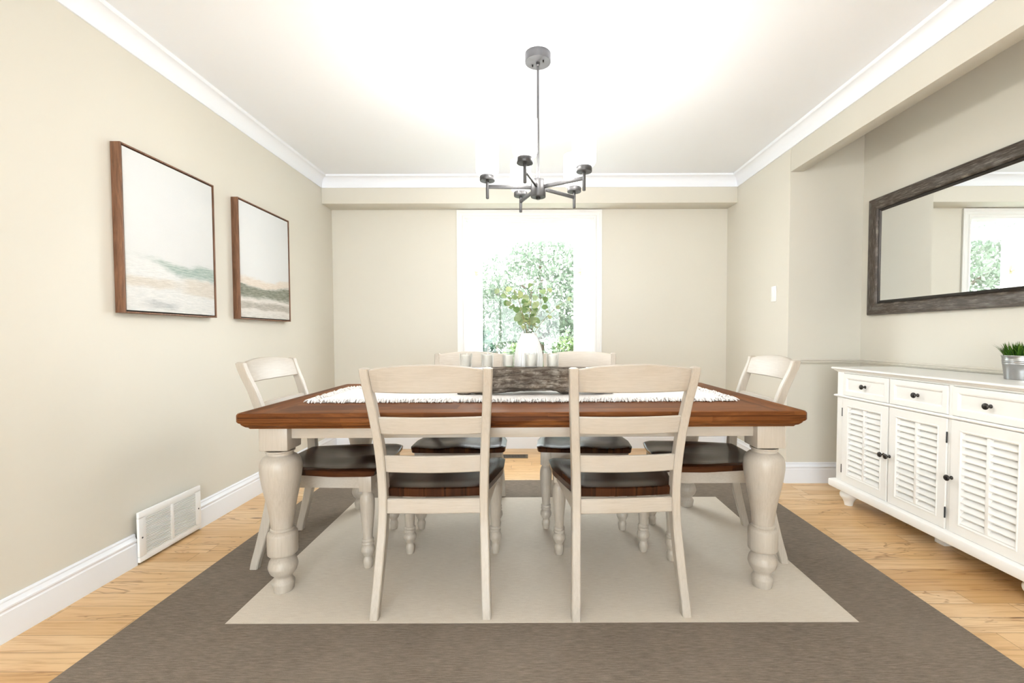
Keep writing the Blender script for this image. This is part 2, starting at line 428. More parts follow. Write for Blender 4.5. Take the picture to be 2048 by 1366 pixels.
wpart('added_roof_pane', box(B(), BX0 + .01, BX1 - .01, BY0 + .03, BY1 - .01, 2.26, 2.266), 'window_glass', 0, f)  # glass roof added to whiten the bay and admit extra sky light
bm = B(); box(bm, BX0 - .05, BX1 + .05, BY0, BY1 + .05, .50, WZ0 - .03); wpart('bay_floor', bm, 'window_white', 0)
# jambs lining the wall opening
bm = B(); box(bm, WX0 - .001, WX0 + .012, YW - .001, BY0, WZ0, WZ1 - .012); box(bm, WX1 - .012, WX1 + .001, YW - .001, BY0, WZ0, WZ1 - .012); box(bm, WX0 - .001, WX1 + .001, YW - .001, BY0, WZ1 - .012, WZ1 + .001)
wpart('jamb', bm, 'window_white', 0)
# side lights of the bay
for sx in (BX0, BX1):
    a, b = (sx - .05, sx) if sx < 0 else (sx, sx + .05)
    bm = B(); box(bm, a, b, BY0, BY0 + .07, WZ0, 2.235, .003); box(bm, a, b, BY1 - .10, BY1, WZ0, 2.235, .003)
    box(bm, a, b, BY0 + .07, BY1 - .10, WZ0, WZ0 + .06, .003); box(bm, a, b, BY0 + .07, BY1 - .10, 2.165, 2.235, .003)
    f = wpart('side_frame', bm, 'window_white')
    m = (a + b) / 2
    wpart('pane', box(B(), m - .003, m + .003, BY0 + .07, BY1 - .10, WZ0 + .06, 2.165), 'window_glass', 0, f)
# garden-side frame
bm = B(); box(bm, BX0 - .05, -.55, BY1, BY1 + .05, WZ0, 2.235, .003); box(bm, .488, BX1 + .05, BY1, BY1 + .05, WZ0, 2.235, .003)
box(bm, -.55, .488, BY1, BY1 + .05, WZ0, WZ0 + .03, .003); box(bm, -.55, .488, BY1, BY1 + .05, 2.16, 2.235, .003)
f = wpart('garden_frame', bm, 'window_white')
wpart('pane', box(B(), -.55, .488, BY1 + .02, BY1 + .026, WZ0 + .03, 2.16), 'window_glass', 0, f)
for sx, s in ((-.608, -1), (.553, 1)):
    bm = B(); box(bm, sx - .016, sx + .016, BY1 - .012, BY1, 1.775, 1.87, .003); box(bm, sx - .02, sx + .012, BY1 - .035, BY1 - .012, 1.80, 1.825, .004)
    wpart('sash_lock', bm, 'brass_lock')
# made-up window behind the camera, added as an opening for the fill light
w2 = struct(link('added_rear_window', B(), 'window_white', angle=0))
bm = B()
for a, b in ((GX0, GX0 + .06), (GX1 - .06, GX1), (-.93, -.87), (-.03, .03)): box(bm, a, b, YR - .09, YR - .03, .08, GZ1)
box(bm, GX0, GX1, YR - .09, YR - .03, .08, .14); box(bm, GX0, GX1, YR - .09, YR - .03, GZ1 - .06, GZ1)
o = link('frame', bm, 'window_white', w2, 0)
o = link('pane', box(B(), GX0 + .06, GX1 - .06, YR - .064, YR - .058, .14, GZ1 - .06), 'window_glass', w2, 0)

# ------------------------------------------------------------------ wall fittings
sw = thing('light_switch', 'white rocker light switch on the wall beside the sideboard recess', 'light switch', (XR, 3.53, 1.408))
link('wall_plate', box(B(), -.006, 0, -.036, .036, -.06, .06, .003), 'plastic_white', sw)
link('rocker', box(B(), -.0095, -.006, -.0165, .0165, -.034, .034, .0015), 'plastic_white', sw)

vg = thing('return_vent', 'white louvered air return grille set into the baseboard below the paintings', 'vent', (XL, (GY0 + GY1) / 2, 0))
gl = (GY1 - GY0) / 2
bm = B(); fx0, fx1 = .018, .030
box(bm, fx0, fx1, -gl, gl, .012, .042, .002); box(bm, fx0, fx1, -gl, gl, .222, .254, .002)
box(bm, fx0, fx1, -gl, -gl + .04, .036, .228, .002); box(bm, fx0, fx1, gl - .04, gl, .036, .228, .002); box(bm, fx0, fx1, -.011, .011, .036, .228, .002)
link('frame', bm, 'grille_white', vg)
bm = B()
for k in range(22):
    z = .043 + k * .0083
    for a, b in ((-gl + .038, -.009), (.009, gl - .038)):
        loft(bm, [[(fx0 - .003, yy, z + .0064), (fx1 - .001, yy, z), (fx1 - .0002, yy, z + .0045), (fx0 - .002, yy, z + .0078)] for yy in (a, b)])
link('louvers', bm, 'grille_white', vg, 0)
link('duct_shade', box(B(), .001, .008, -gl + .034, gl - .034, .03, .235), 'dark_gap', vg, 0)  # dark sheet painted as the shade behind the louvers
for yy in (-gl + .018, gl - .018):
    bm = B(); t_ = B(); lathe(t_, [(.0045, 0), (.0042, .001), (.003, .0016)], 10); merge(bm, t_, Matrix.Translation((fx1, yy, .128)) @ Matrix.Rotation(pi / 2, 4, 'Y'))
    link('screw', bm, 'pewter', vg)

fr = thing('floor_register', 'small bronze floor register in the boards under the window', 'vent', (-.165, 4.08, 0))
bm = B(); box(bm, -.135, .135, -.06, -.045, 0, .005, .001); box(bm, -.135, .135, .045, .06, 0, .005, .001); box(bm, -.135, -.118, -.045, .045, 0, .005, .001); box(bm, .118, .135, -.045, .045, 0, .005, .001)
for k in range(17): box(bm, -.112 + k * .0138, -.107 + k * .0138, -.045, .045, .0008, .0045)
link('cover', bm, 'bronze_register', fr, 0)
link('duct_shade', box(B(), -.12, .12, -.047, .047, .0002, .0008), 'dark_gap', fr, 0)  # thin dark sheet standing in for shade below the slots

# paintings ------------------------------------------------------
def painting(y0, y1, z0, z1, mat, label):
    o = thing('framed_painting', label, 'painting', (XL, (y0 + y1) / 2, (z0 + z1) / 2))
    a, h, D = (y1 - y0) / 2, (z1 - z0) / 2, .046
    bm = B(); w = .007
    box(bm, .001, D, -a, -a + w, -h, h, .0008); box(bm, .001, D, a - w, a, -h, h, .0008)
    box(bm, .001, D, -a + w, a - w, -h, -h + w, .0008); box(bm, .001, D, -a + w, a - w, h - w, h, .0008)
    link('frame', bm, 'walnut_frame', o)
    link('backing', box(B(), .002, .008, -a + w, a - w, -h + w, h - w), 'dark_gap', o, 0)
    q = .006
    c = link('canvas', box(B(), .008, D - .004, -a + w + q, a - w - q, -h + w + q, h - w - q, .0015), mat, o)
    uvmap(c, lambda v, p: ((v.y + a) / (2 * a), (v.z + h) / (2 * h)))
painting(2.082, 2.69, 1.202, 1.974, 'canvas_teal', 'walnut framed pale landscape with a teal brush stroke, larger looking painting')
painting(2.908, 3.517, 1.205, 1.976, 'canvas_grey', 'walnut framed pale landscape with peach and dark grey bands, nearer the window')

# mirror ---------------------------------------------------------
mr = thing('wall_mirror', 'long wall mirror in a rubbed dark wood frame above the sideboard', 'mirror', (XA, 2.42, 1.63))
hy, hz, fw = .815, .402, .098
prof = [(0, .002), (0, .026), (.006, .034), (.016, .036), (.060, .030), (.070, .027), (.076, .020), (.082, .0125), (.082, .002)]   # (in from edge, out of wall)
bm = B(); rings = []
for sy, sz in ((1, 1), (1, -1), (-1, -1), (-1, 1), (1, 1)): rings.append([(-d, sy * (hy - w), sz * (hz - w)) for w, d in prof])
casing_leg(bm, rings[:2]); casing_leg(bm, rings[1:3]); casing_leg(bm, rings[2:4]); casing_leg(bm, rings[3:5])
f = link('frame', bm, 'mirror_frame', mr, 40)
def muv(v, p):
    c = p.center; ty = hy - abs(c.y); tz = hz - abs(c.z)
    if tz < ty: return (v.y + (3 if c.z > 0 else 9), hz - abs(v.z) - v.x)
    return (v.z + (17 if c.y > 0 else 23), hy - abs(v.y) - v.x)
uvmap(f, muv)
bm = B(); p2 = [(.080, .008), (.080, .019), (.086, .021), (.092, .018), (.098, .0125), (.098, .008)]; rings = []
for sy, sz in ((1, 1), (1, -1), (-1, -1), (-1, 1), (1, 1)): rings.append([(-d, sy * (hy - w), sz * (hz - w)) for w, d in p2])
for i in range(4): casing_leg(bm, rings[i:i + 2])
link('bead', bm, 'black_iron', mr, 40)
link('glass', box(B(), -.0125, -.004, -hy + .092, hy - .092, -hz + .092, hz - .092), 'mirror_silver', mr, 0)

# ------------------------------------------------------------------ rug
bm = B(); rx0, rx1, ry0, ry1 = -1.518, 1.598, 1.32, 3.388
ix0, ix1, iy0, iy1 = -1.159, 1.237, 1.683, 3.023
def wob(x, y): return .0065 + .0006 * sin(3 * x) * cos(4 * y)
xs = sorted(set([rx0, rx1, ix0, ix1] + [rx0 + (rx1 - rx0) * i / 30 for i in range(31)])); ys = sorted(set([ry0, ry1, iy0, iy1] + [ry0 + (ry1 - ry0) * i / 20 for i in range(21)]))
g = [[bm.verts.new((x, y, wob(x, y))) for y in ys] for x in xs]
for i in range(len(xs) - 1):
    for j in range(len(ys) - 1):
        fc = bm.faces.new((g[i][j], g[i + 1][j], g[i + 1][j + 1], g[i][j + 1])); cx, cy = (xs[i] + xs[i + 1]) / 2, (ys[j] + ys[j + 1]) / 2
        fc.material_index = 1 if ix0 < cx < ix1 and iy0 < cy < iy1 else 0
lo = {}
edge = [g[i][0] for i in range(len(xs))] + [g[-1][j] for j in range(1, len(ys))] + [g[i][-1] for i in range(len(xs) - 2, -1, -1)] + [g[0][j] for j in range(len(ys) - 2, 0, -1)]
low = [bm.verts.new((v.co.x + (.002 if v.co.x > 1.5 else -.002 if v.co.x < -1.5 else 0), v.co.y, .0002)) for v in edge]
for i in range(len(edge)): bm.faces.new((edge[i], edge[(i + 1) % len(edge)], low[(i + 1) % len(edge)], low[i]))
bm.faces.new(low)
tag(link('area_rug', bm, ['rug_brown', 'rug_beige'], None, 35), 'flat woven rug with beige centre and wide brown border under the table', 'rug')
RZ = .0072

# ------------------------------------------------------------------ dining table
TZ = .783
tb = thing('dining_table', 'long dining table with red-brown wood top and turned cream legs', 'table', (-.037, 2.39, 0), R(.6))
hx, hyy = 1.157, .568
prof = [(.010, TZ), (.004, TZ - .0025), (.0005, TZ - .008), (0, TZ - .014), (0, TZ - .036), (.003, TZ - .041), (.008, TZ - .043), (.009, TZ - .046), (.012, TZ - .052), (.019, TZ - .059), (.029, TZ - .063), (.031, TZ - .068)]
bm = B(); rings = []
for w, z in prof:
    x, y, c = hx - w, hyy - w, .012
    rings.append([bm.verts.new(p) for p in ((-x + c, -y, z), (x - c, -y, z), (x, -y + c, z), (x, y - c, z), (x - c, y, z), (-x + c, y, z), (-x, y - c, z), (-x, -y + c, z))])
for a, b in zip(rings, rings[1:]):
    for i in range(8): bm.faces.new((a[i], a[(i + 1) % 8], b[(i + 1) % 8], b[i]))
bm.faces.new(rings[-1])
# top boards: two end boards, the rest run lengthways
e = .14; T = rings[0]
xi = hx - e; yy0 = -hyy + .010; yy1 = hyy - .010
ua, ub, uc, ud = [bm.verts.new((x, y, TZ)) for x, y in ((-xi, yy0), (xi, yy0), (xi, yy1), (-xi, yy1))]
bm.faces.new((ua, ub, uc, ud)); bm.faces.new((T[7], T[0], ua, ud, T[5], T[6])); bm.faces.new((ub, T[1], T[2], T[3], T[4], uc))
bm.faces.new((T[0], T[1], ub, ua)) if False else None
o = link('tabletop', bm, 'table_wood', tb, 30)
def tuv(v, p):
    n = p.normal; c = p.center
    if abs(n.z) > .9:
        if abs(c.x) > xi * .98 and n.z > 0: return (v.y, v.x * .8 + (5.07 if c.x > 0 else 7.03))
        return (v.x, v.y + 10.62)
    if abs(n.x) > abs(n.y): return (v.y + 3, v.z + (20.3 if c.x > 0 else 22.4))
    return (v.x, v.z + (30.27 if c.y < 0 else 33.1))
uvmap(o, tuv)
legx, legy, s = 1.03, .465, .059
ZL = TZ - .069
for y in (-legy - .012, legy + .012):
    bm = B(); box(bm, -legx, legx, y - .011, y + .011, .664, ZL, .002); link('apron', bm, 'cream_across', tb)
for x in (-legx - .012, legx + .012):
    bm = B(); box(bm, x - .011, x + .011, -legy, legy, .664, ZL, .002); link('apron', bm, 'cream_across', tb)
lp = [(.037, 0), (.0385, .004), (.044, .034), (.0445, .040), (.040, .047)] + smooth_prof([(.036, .052), (.034, .060), (.037, .069), (.050, .083), (.0575, .103), (.058, .113), (.053, .133), (.042, .149), (.039, .155)], 3) + \
     [(.040, .158), (.054, .161), (.0585, .166), (.0595, .172), (.0595, .248), (.058, .255), (.051, .262), (.046, .265), (.048, .270), (.047, .275), (.043, .278)] + \
     smooth_prof([(.0445, .281), (.0455, .30), (.049, .33), (.057, .38), (.069, .44), (.079, .50), (.082, .53), (.0805, .555), (.073, .575), (.060, .588), (.052, .592)], 4) + [(.050, .594), (.050, .604), (.056, .607), (.056, .612)]
for sx in (-1, 1):
    for sy in (-1, 1):
        bm = B(); lathe(bm, [(r, z * (ZL - RZ) / .715) for r, z in lp], 40)
        t_ = B(); s2 = s; box(t_, -s2, s2, -s2, s2, .611, ZL - RZ, .005); merge(bm, t_)
        link('leg', bm, 'cream_up', tb, 40, (sx * legx, sy * legy, RZ))

# ------------------------------------------------------------------ chair
def catmull(tab, z):
    zs = [a[0] for a in tab]
    i = max(0, min(len(tab) - 2, next((k for k in range(len(tab) - 1) if z <= zs[k + 1]), len(tab) - 2)))
    p1, p2 = tab[i], tab[i + 1]; p0 = tab[max(0, i - 1)]; p3 = tab[min(len(tab) - 1, i + 2)]
    t = (z - p1[0]) / (p2[0] - p1[0]); out = []
    for k in range(1, len(p1)):
        a, b, c, d = p0[k], p1[k], p2[k], p3[k]
        out.append(.5 * (2 * b + (c - a) * t + (2 * a - 5 * b + 4 * c - d) * t * t + (3 * b - a - 3 * c + d) * t ** 3))
    return out
#        z     y_rear  x_outer depth
POST = [(0, -.080, .232, .036), (.10, -.056, .228, .040), (.20, -.032, .224, .044), (.32, -.008, .2195, .048), (.42, 0, .2175, .049), (.54, -.004, .2195, .047), (.68, -.026, .2265, .043), (.82, -.064, .2365, .039), (.962, -.115, .2455, .036)]
PW = .034
def post(s):
    rings = []; n = 44
    for i in range(n + 1):
        z = .962 * i / n; y, x, d = catmull(POST, z); b = .004; x0, x1 = x - PW, x
        zz = z
        pts = [(x0 + b, y), (x1 - b, y), (x1, y + b), (x1, y + d - b), (x1 - b, y + d), (x0 + b, y + d), (x0, y + d - b), (x0, y + b)]
        rings.append([(s * px, py, zz) for px, py in pts])
    y, x, d = catmull(POST, .962); x0, x1 = x - PW, x; b = .008
    rings.append([(s * px, py, .967) for px, py in [(x0 + b, y + b), (x1 - b, y + b), (x1 - b, y + b), (x1 - b, y + d - b), (x1 - b, y + d - b), (x0 + b, y + d - b), (x0 + b, y + d - b), (x0 + b, y + b)]])
    return loft(B(), rings)
def slat(z0, z1, arch=0.0, bow=.024, th=.02, yo=.012, droop=0.0):
    bm = B(); n = 22; rings = []
    def xin(z): return catmull(POST, z)[1] - PW + .006
    for i in range(n + 1):
        k = -1 + 2 * i / n; bulge = 1 - k * k; ring = []
        b = .004
        for z, dz in ((z0, 0), (z0, b), ('t', -b), ('t', 0)):
            pass
        zt = z1 + arch * bulge; zb = z0 - droop * bulge
        sec = [(zb, b), (zb + b, 0), (zt - b, 0), (zt, b), (zt, th - b), (zt - b, th), (zb + b, th), (zb, th - b)]
        for z, dy in sec:
            zq = min(z, .96); y, x, d = catmull(POST, zq)
            ring.append((k * xin(zq), y + yo + dy - bow * bulge, z))
        rings.append(ring)
    return loft(bm, rings)
def seat():
    bm = B(); nx, ny = 28, 26; y0, y1 = .030, .512; Z0, Z1 = .441, .476
    def half(y):
        q = (y - y0) / (y1 - y0)
        w = .196 + .068 * min(1, q / .62) ** .8
        if q > .93: w -= .018 * ((q - .93) / .07) ** 2
        if q < .05: w -= .010 * (1 - q / .05) ** 2
        return w
    def top(k, q):
        x = abs(k)
        sc = math.exp(-((q - .40) / .30) ** 4) * max(0, 1 - (x / .86) ** 4)
        ridge = .006 * math.exp(-(x / .13) ** 2) * max(0, min(1, (q - .45) / .4))
        edge = .004 * max(0, (x - .9) / .1) ** 2
        fr = .007 * max(0, (q - .88) / .12) ** 2
        lob = .011 * math.exp(-((x - .5) / .33) ** 2) * max(0, min(1, (q - .3) / .5))
        return Z1 - .013 * sc - lob * .8 + ridge * .4 - edge - fr
    qs = [0, .012, .03] + [.03 + .93 * i / (ny - 3) for i in range(1, ny - 3)] + [.97, .988, 1]
    tp = []; bt = []
    for q in qs:
        y = y0 + (y1 - y0) * q; w = half(y)
        back = .010 * (0)
        r1, r2 = [], []
        for i in range(nx + 1):
            k = -1 + 2 * i / nx; bow = -.012 * (1 - k * k) * (1 - q) ** 3 + .010 * (1 - k * k) * max(0, q - .5) * 2
            e2 = .003 if q in (0, 1) or i in (0, nx) else 0
            r1.append(bm.verts.new((k * w, y + bow, top(k, q) - e2))); r2.append(bm.verts.new((k * w * .985, y + bow + (.004 if q < .5 else -.004), Z0)))
        tp.append(r1); bt.append(r2)
    for j in range(len(qs) - 1):
        for i in range(nx):
            bm.faces.new((tp[j][i], tp[j][i + 1], tp[j + 1][i + 1], tp[j + 1][i])); bm.faces.new((bt[j][i], bt[j + 1][i], bt[j + 1][i + 1], bt[j][i + 1]))
    J = len(qs) - 1
    for i in range(nx):
        bm.faces.new((tp[0][i], bt[0][i], bt[0][i + 1], tp[0][i + 1])); bm.faces.new((tp[J][i], tp[J][i + 1], bt[J][i + 1], bt[J][i]))
    for j in range(J):
        bm.faces.new((tp[j][0], tp[j + 1][0], bt[j + 1][0], bt[j][0])); bm.faces.new((tp[j][nx], bt[j][nx], bt[j + 1][nx], tp[j + 1][nx]))
    return bm
flp = [(.0175, 0), (.0185, .003), (.0225, .030), (.023, .036), (.020, .043)] + smooth_prof([(.0185, .050), (.0185, .056), (.024, .064), (.0305, .078), (.0315, .086), (.029, .098), (.024, .106)], 3) + \
      [(.0235, .109), (.027, .112), (.028, .117), (.0265, .121), (.0245, .124), (.027, .128), (.0275, .133), (.0255, .137), (.0225, .140)] + \
      smooth_prof([(.0225, .145), (.0235, .17), (.027, .21), (.0315, .26), (.0335, .30), (.0325, .325), (.028, .345), (.0235, .353)], 4) + [(.0225, .356), (.0225, .362), (.025, .366)]
def make_chair(label, loc, rz, group):
    c = thing('dining_chair', label, 'chair', loc, rz, group)
    o = link('seat', seat(), 'seat_wood', c, 40)
    uvmap(o, lambda v, p: (v.y, v.x + 4.19) if abs(p.normal.z) > .6 or abs(p.normal.y) > .5 else (v.y, v.z + 9.2))
    link('crest_rail', slat(.872, .959, .020, .026, .022, .010, .002), 'cream_across', c)
    link('back_slat', slat(.702, .772, 0, .022, .019), 'cream_across', c)
    link('back_slat', slat(.545, .614, 0, .018, .019), 'cream_across', c)
    link('seat_rail', slat(.378, .438, 0, .006, .022, .010), 'cream_across', c)
    for s in (-1, 1):
        link('rear_leg', post(s), 'cream_up', c)
        bm = B(); lathe(bm, flp, 28); box(bm, -.029, .029, -.029, .029, .365, .441, .003); link('front_leg', bm, 'cream_up', c, 40, (s * .213, .465, 0))
        bm = B(); loft(bm, [[(s * a, y, .380), (s * b, y, .380), (s * b, y, .4405), (s * a, y, .4405)] for y, a, b in ((.045, .190, .212), (.44, .208, .230))])
        link('side_rail', bm, 'cream_across', c)
    link('front_rail', box(B(), -.186, .186, .462, .484, .378, .4405, .002), 'cream_across', c)
    return c
CG = 'cream dining chairs around the table'
c0 = make_chair('cream ladder-back chair with its back to the viewer, on the painting side', (-.389, 1.778, RZ), R(.6), CG)
dup(c0, 'cream ladder-back chair with its back to the viewer, on the sideboard side', (.379, 1.778, RZ), R(3.6))
dup(c0, 'cream chair at the table end below the two framed paintings', (-1.236, 2.312, RZ), R(-89.2))
dup(c0, 'cream chair at the table end beside the white sideboard', (1.150, 2.355, RZ), R(87.5))
dup(c0, 'cream chair facing the viewer across the table, window side, nearer the paintings', (-.406, 2.992, RZ), R(180))
dup(c0, 'cream chair facing the viewer across the table, window side, nearer the sideboard', (.322, 2.985, RZ), R(176.6))

# ------------------------------------------------------------------ table dressing
rn = thing('table_runner', 'white woven table runner with shaggy fringe along the table top', 'table runner', (-.045, 2.375, TZ), R(.6))
hx_, hy_ = .985, .265
bm = B(); nx, ny = 80, 24; gg = []
for i in range(nx + 1):
    row_ = []
    for j in range(ny + 1):
        x = -hx_ + 2 * hx_ * i / nx; y = -hy_ + 2 * hy_ * j / ny
        row_.append(bm.verts.new((x, y, .0055 + .0014 * noise.noise((x * 9, y * 9, 0)) + .0008 * noise.noise((x * 40, y * 40, 3)))))
    gg.append(row_)
for i in range(nx):
    for j in range(ny): bm.faces.new((gg[i][j], gg[i + 1][j], gg[i + 1][j + 1], gg[i][j + 1]))
ed = [gg[i][0] for i in range(nx + 1)] + [gg[-1][j] for j in range(1, ny + 1)] + [gg[i][-1] for i in range(nx - 1, -1, -1)] + [gg[0][j] for j in range(ny - 1, 0, -1)]
lw = [bm.verts.new((v.co.x, v.co.y, .0006)) for v in ed]
for i in range(len(ed)): bm.faces.new((ed[i], ed[(i + 1) % len(ed)], lw[(i + 1) % len(ed)], lw[i]))
bm.faces.new(lw)
link('cloth', bm, 'runner_cloth', rn, 60)
bm = B(); rg = random.Random(3)
def tuft(x, y, dx, dy):
    L = rg.uniform(.018, .042); a = math.atan2(dy, dx) + rg.uniform(-.6, .6); h = rg.uniform(.004, .013)
    p = [(x, y, .005), (x + cos(a) * L * .35, y + sin(a) * L * .35, .006 + h), (x + cos(a) * L * .75, y + sin(a) * L * .75, .004 + h * .7), (x + cos(a) * L, y + sin(a) * L, rg.uniform(.002, .005))]
    r = rg.uniform(.0026, .0042); tube(bm, p, [r, r * 1.1, r, r * .55], 5)
for i in range(520):
    x = -hx_ + 2 * hx_ * rg.random(); q = rg.uniform(0, .018)
    tuft(x, -hy_ + q, 0, -1); tuft(-x, hy_ - q, 0, 1)
for i in range(130):
    y = -hy_ + 2 * hy_ * rg.random(); q = rg.uniform(0, .018)
    tuft(-hx_ + q, y, -1, 0); tuft(hx_ - q, -y, 1, 0)
f = link('fringe', bm, 'runner_cloth', rn, 60); f['kind'] = 'stuff'
ZN = TZ + .0072

# driftwood candle log
DX0, DX1 = -.382, .428; DY = 2.36
def drift():
    bm = B(); n, k = 110, 40; rings = []
    top = [(0, .016), (.03, .022), (.08, .03), (.11, .10), (.15, .130), (.22, .140), (.5, .138), (.80, .138), (.86, .120), (.90, .05), (.94, .030), (.985, .020), (1, .012)]
    bot = [(0, .005), (.05, .0), (.12, .0), (.20, .004), (.32, .012), (.45, .017), (.55, .021), (.63, .014), (.67, .001), (.72, .004), (.78, .026), (.86, .014), (.90, .0), (.96, .0), (1, .003)]
    hw = [(0, .012), (.04, .03), (.12, .045), (.3, .058), (.5, .062), (.68, .064), (.85, .056), (.93, .04), (1, .012)]
    def ev(tab, t): return catmull([(a, b) for a, b in tab], t)[0]
    for i in range(n + 1):
        t = i / n; x = DX0 + (DX1 - DX0) * t; zt, zb, w = ev(top, t), ev(bot, t), max(.006, ev(hw, t)); zc, hh = (zt + zb) / 2, max(.004, (zt - zb) / 2)
        ring = []
        for j in range(k):
            a = 2 * pi * j / k; ca, sa = cos(a), sin(a)
            py = math.copysign(abs(ca) ** .8, ca) * w; pz = math.copysign(abs(sa) ** .75, sa) * hh
            nz = .011 * noise.fractal((x * 7, py * 16, pz * 18 + 4), .9, 2.1, 4) + .006 * noise.noise((x * 5, py * 40, pz * 60))
            amp = 1 if sa < .75 else .25
            py += nz * ca * amp * 1.6; pz += nz * sa * amp
            ring.append((x, py, max(0, zc + pz)))
        rings.append(ring)
    loft(bm, rings)
    return bm
tag(link('driftwood_log', drift(), 'driftwood', None, 50, (0, DY, ZN)), 'weathered grey driftwood log holding candles on the white runner', 'driftwood')
CX = [-.338, -.228, -.1175, .001, .1125]
# the photo's leftmost candles stand over the log's body; holes sit on its flat top
place = ['first candle from the painting side', 'second candle from the painting side', 'middle candle of the five', 'second candle from the sideboard side', 'first candle from the sideboard side']
CZ = ZN + .1375
cup = None
for i, cx in enumerate(CX):
    zc = CZ if i > 1 else CZ
    lab = 'clear glass votive on the driftwood, ' + ['endmost on the painting side', 'next to the endmost on the painting side', 'middle of the five', 'directly in front of the white vase', 'endmost on the sideboard side'][i]
    if cup is None:
        bm = B(); lathe(bm, [(.0285, 0), (.031, .003), (.0345, .072), (.0345, .0735), (.0325, .0735), (.0322, .072), (.0288, .006), (.0001, .005)], 40, cap=False)
        t_ = [v for v in bm.verts if abs(v.co.z) < 1e-6]
        bmesh.ops.contextual_create(bm, geom=t_)
        cup = tag(link('candle_glass', bm, 'clear_glass', None, 50, (cx, DY, zc)), lab, 'candle holder', 'votive glasses on the driftwood')
    else:
        g_ = cup.copy(); C.objects.link(g_); g_.location = (cx, DY, zc); g_['label'] = lab
cnd = None
for i, cx in enumerate(CX):
    lab = 'white pillar candle inside the votive glass, ' + place[i]
    if cnd is None:
        cnd = thing('candle', lab, 'candle', (cx, DY, CZ + .0062), 0, 'white candles in the votive glasses')
        bm = B(); lathe(bm, [(.0235, 0), (.0245, .002), (.0255, .056), (.0245, .059), (.016, .0575), (.0001, .056)], 32, cap=False); link('wax', bm, 'candle_wax', cnd, 50)
        link('wick', tube(B(), [(0, 0, .055), (.0008, 0, .061), (.002, .001, .066)], .0008, 6), 'dark_gap', cnd)
    else: dup(cnd, lab, (cx, DY, CZ + .0062), 0)

# vase and eucalyptus
VX, VY = -.013, 2.535
bm = B(); rib = lambda i, z: 1 + (.022 * sin(i / 180 * 2 * pi * 30)) * min(1, max(0, (.31 - z) / .02)) * min(1, max(.0, (z - .004) / .03))
outer = smooth_prof([(.052, 0), (.062, .012), (.072, .06), (.078, .12), (.0785, .17), (.073, .22), (.061, .262), (.049, .292), (.0445, .306), (.045, .314)], 4)
lathe(bm, outer + [(.0425, .315), (.041, .311), (.042, .30), (.055, .255), (.066, .2), (.066, .1), (.05, .02), (.0005, .015)], 180, cap=False, rib=lambda i, z: rib(i, z))
bmesh.ops.contextual_create(bm, geom=[v for v in bm.verts if abs(v.co.z) < 1e-7])
tag(link('vase', bm, 'ceramic_white', None, 30, (VX, VY, ZN)), 'white ribbed ceramic vase standing behind the driftwood candles', 'vase')
rg = random.Random(21)
def leaf(bm, p, d, up, L, W):
    d = d.normalized(); s_ = d.cross(up).normalized(); n_ = s_.cross(d)
    pts = []
    for a in range(10):
        t = 2 * pi * a / 10; u = .5 - .5 * cos(t); w = sin(t) * (.5 + .12 * cos(t))
        pts.append(p + d * (L * u) + s_ * (W * w) + n_ * (L * (.10 * sin(pi * u) + .22 * abs(w))))
    c = bm.verts.new(p + d * L * .5 + n_ * L * .10); vs = [bm.verts.new(q) for q in pts]
    for a in range(10): bm.faces.new((c, vs[a], vs[(a + 1) % 10]))
def stem(name_lab, tip, n, lmax, seed):
    rg.seed(seed)
    base = Vector((rg.uniform(-.018, .018), rg.uniform(-.018, .018), .10)); neck = Vector((tip[0] * .14, tip[1] * .14, .315)); neck = Vector((max(-.034, min(.034, neck.x)), max(-.034, min(.034, neck.y)), .315))
    tipv = Vector(tip); o = thing('eucalyptus_stem', name_lab, 'plant stem', (VX, VY, ZN), 0, 'eucalyptus stems in the vase')
    pts = []
    for i in range(13):
        t = i / 12
        mid = Vector((neck.x + (tipv.x - neck.x) * .35, neck.y + (tipv.y - neck.y) * .35, neck.z + (tipv.z - neck.z) * .6))
        if t < .3: q = base.lerp(neck, t / .3)
        else:
            k = (t - .3) / .7; q = neck * (1 - k) ** 2 + mid * 2 * k * (1 - k) + tipv * k * k
        pts.append(q)
    link('twig', tube(B(), pts, [.0022 - .0012 * i / 12 for i in range(13)], 6), 'twig', o)
    bm = B()
    for i in range(n):
        k = .16 + .84 * (i + rg.random() * .6) / n; f_ = min(11.99, (.3 + .7 * min(k, 1)) * 12); a = int(f_); p = pts[a].lerp(pts[min(12, a + 1)], f_ - a)
        an = rg.uniform(0, 2 * pi); d = Vector((cos(an), sin(an) * .8, rg.uniform(-.25, .6))).normalized()
        pet = p + d * rg.uniform(.006, .016)
        tube(bm, [p, pet], .0006, 4)
        L = lmax * rg.uniform(.65, 1.0); up = Vector((rg.uniform(-.6, .6), -1.0, rg.uniform(-.5, .9)))
        leaf(bm, pet, d, up, L, L * rg.uniform(.85, 1.05))
    link('leaves', bm, 'eucalyptus_leaf', o, 0)
stem('eucalyptus stem leaning furthest toward the painting wall from the white vase', (-.155, .02, .565), 13, .040, 1)
stem('eucalyptus stem leaning part way toward the painting wall from the white vase', (-.075, -.05, .555), 13, .042, 2)
stem('short eucalyptus stem drooping low over the vase rim on the painting side', (-.05, -.06, .45), 9, .042, 3)
stem('tallest upright eucalyptus stem in the middle of the white vase', (.02, .03, .60), 11, .040, 4)
stem('short leafy eucalyptus stem in the middle of the white vase', (.015, -.06, .50), 13, .042, 5)
stem('eucalyptus stem leaning part way toward the sideboard from the white vase', (.12, -.02, .565), 12, .040, 6)
stem('sparse eucalyptus stem reaching furthest toward the sideboard from the white vase', (.225, .01, .505), 7, .036, 8)

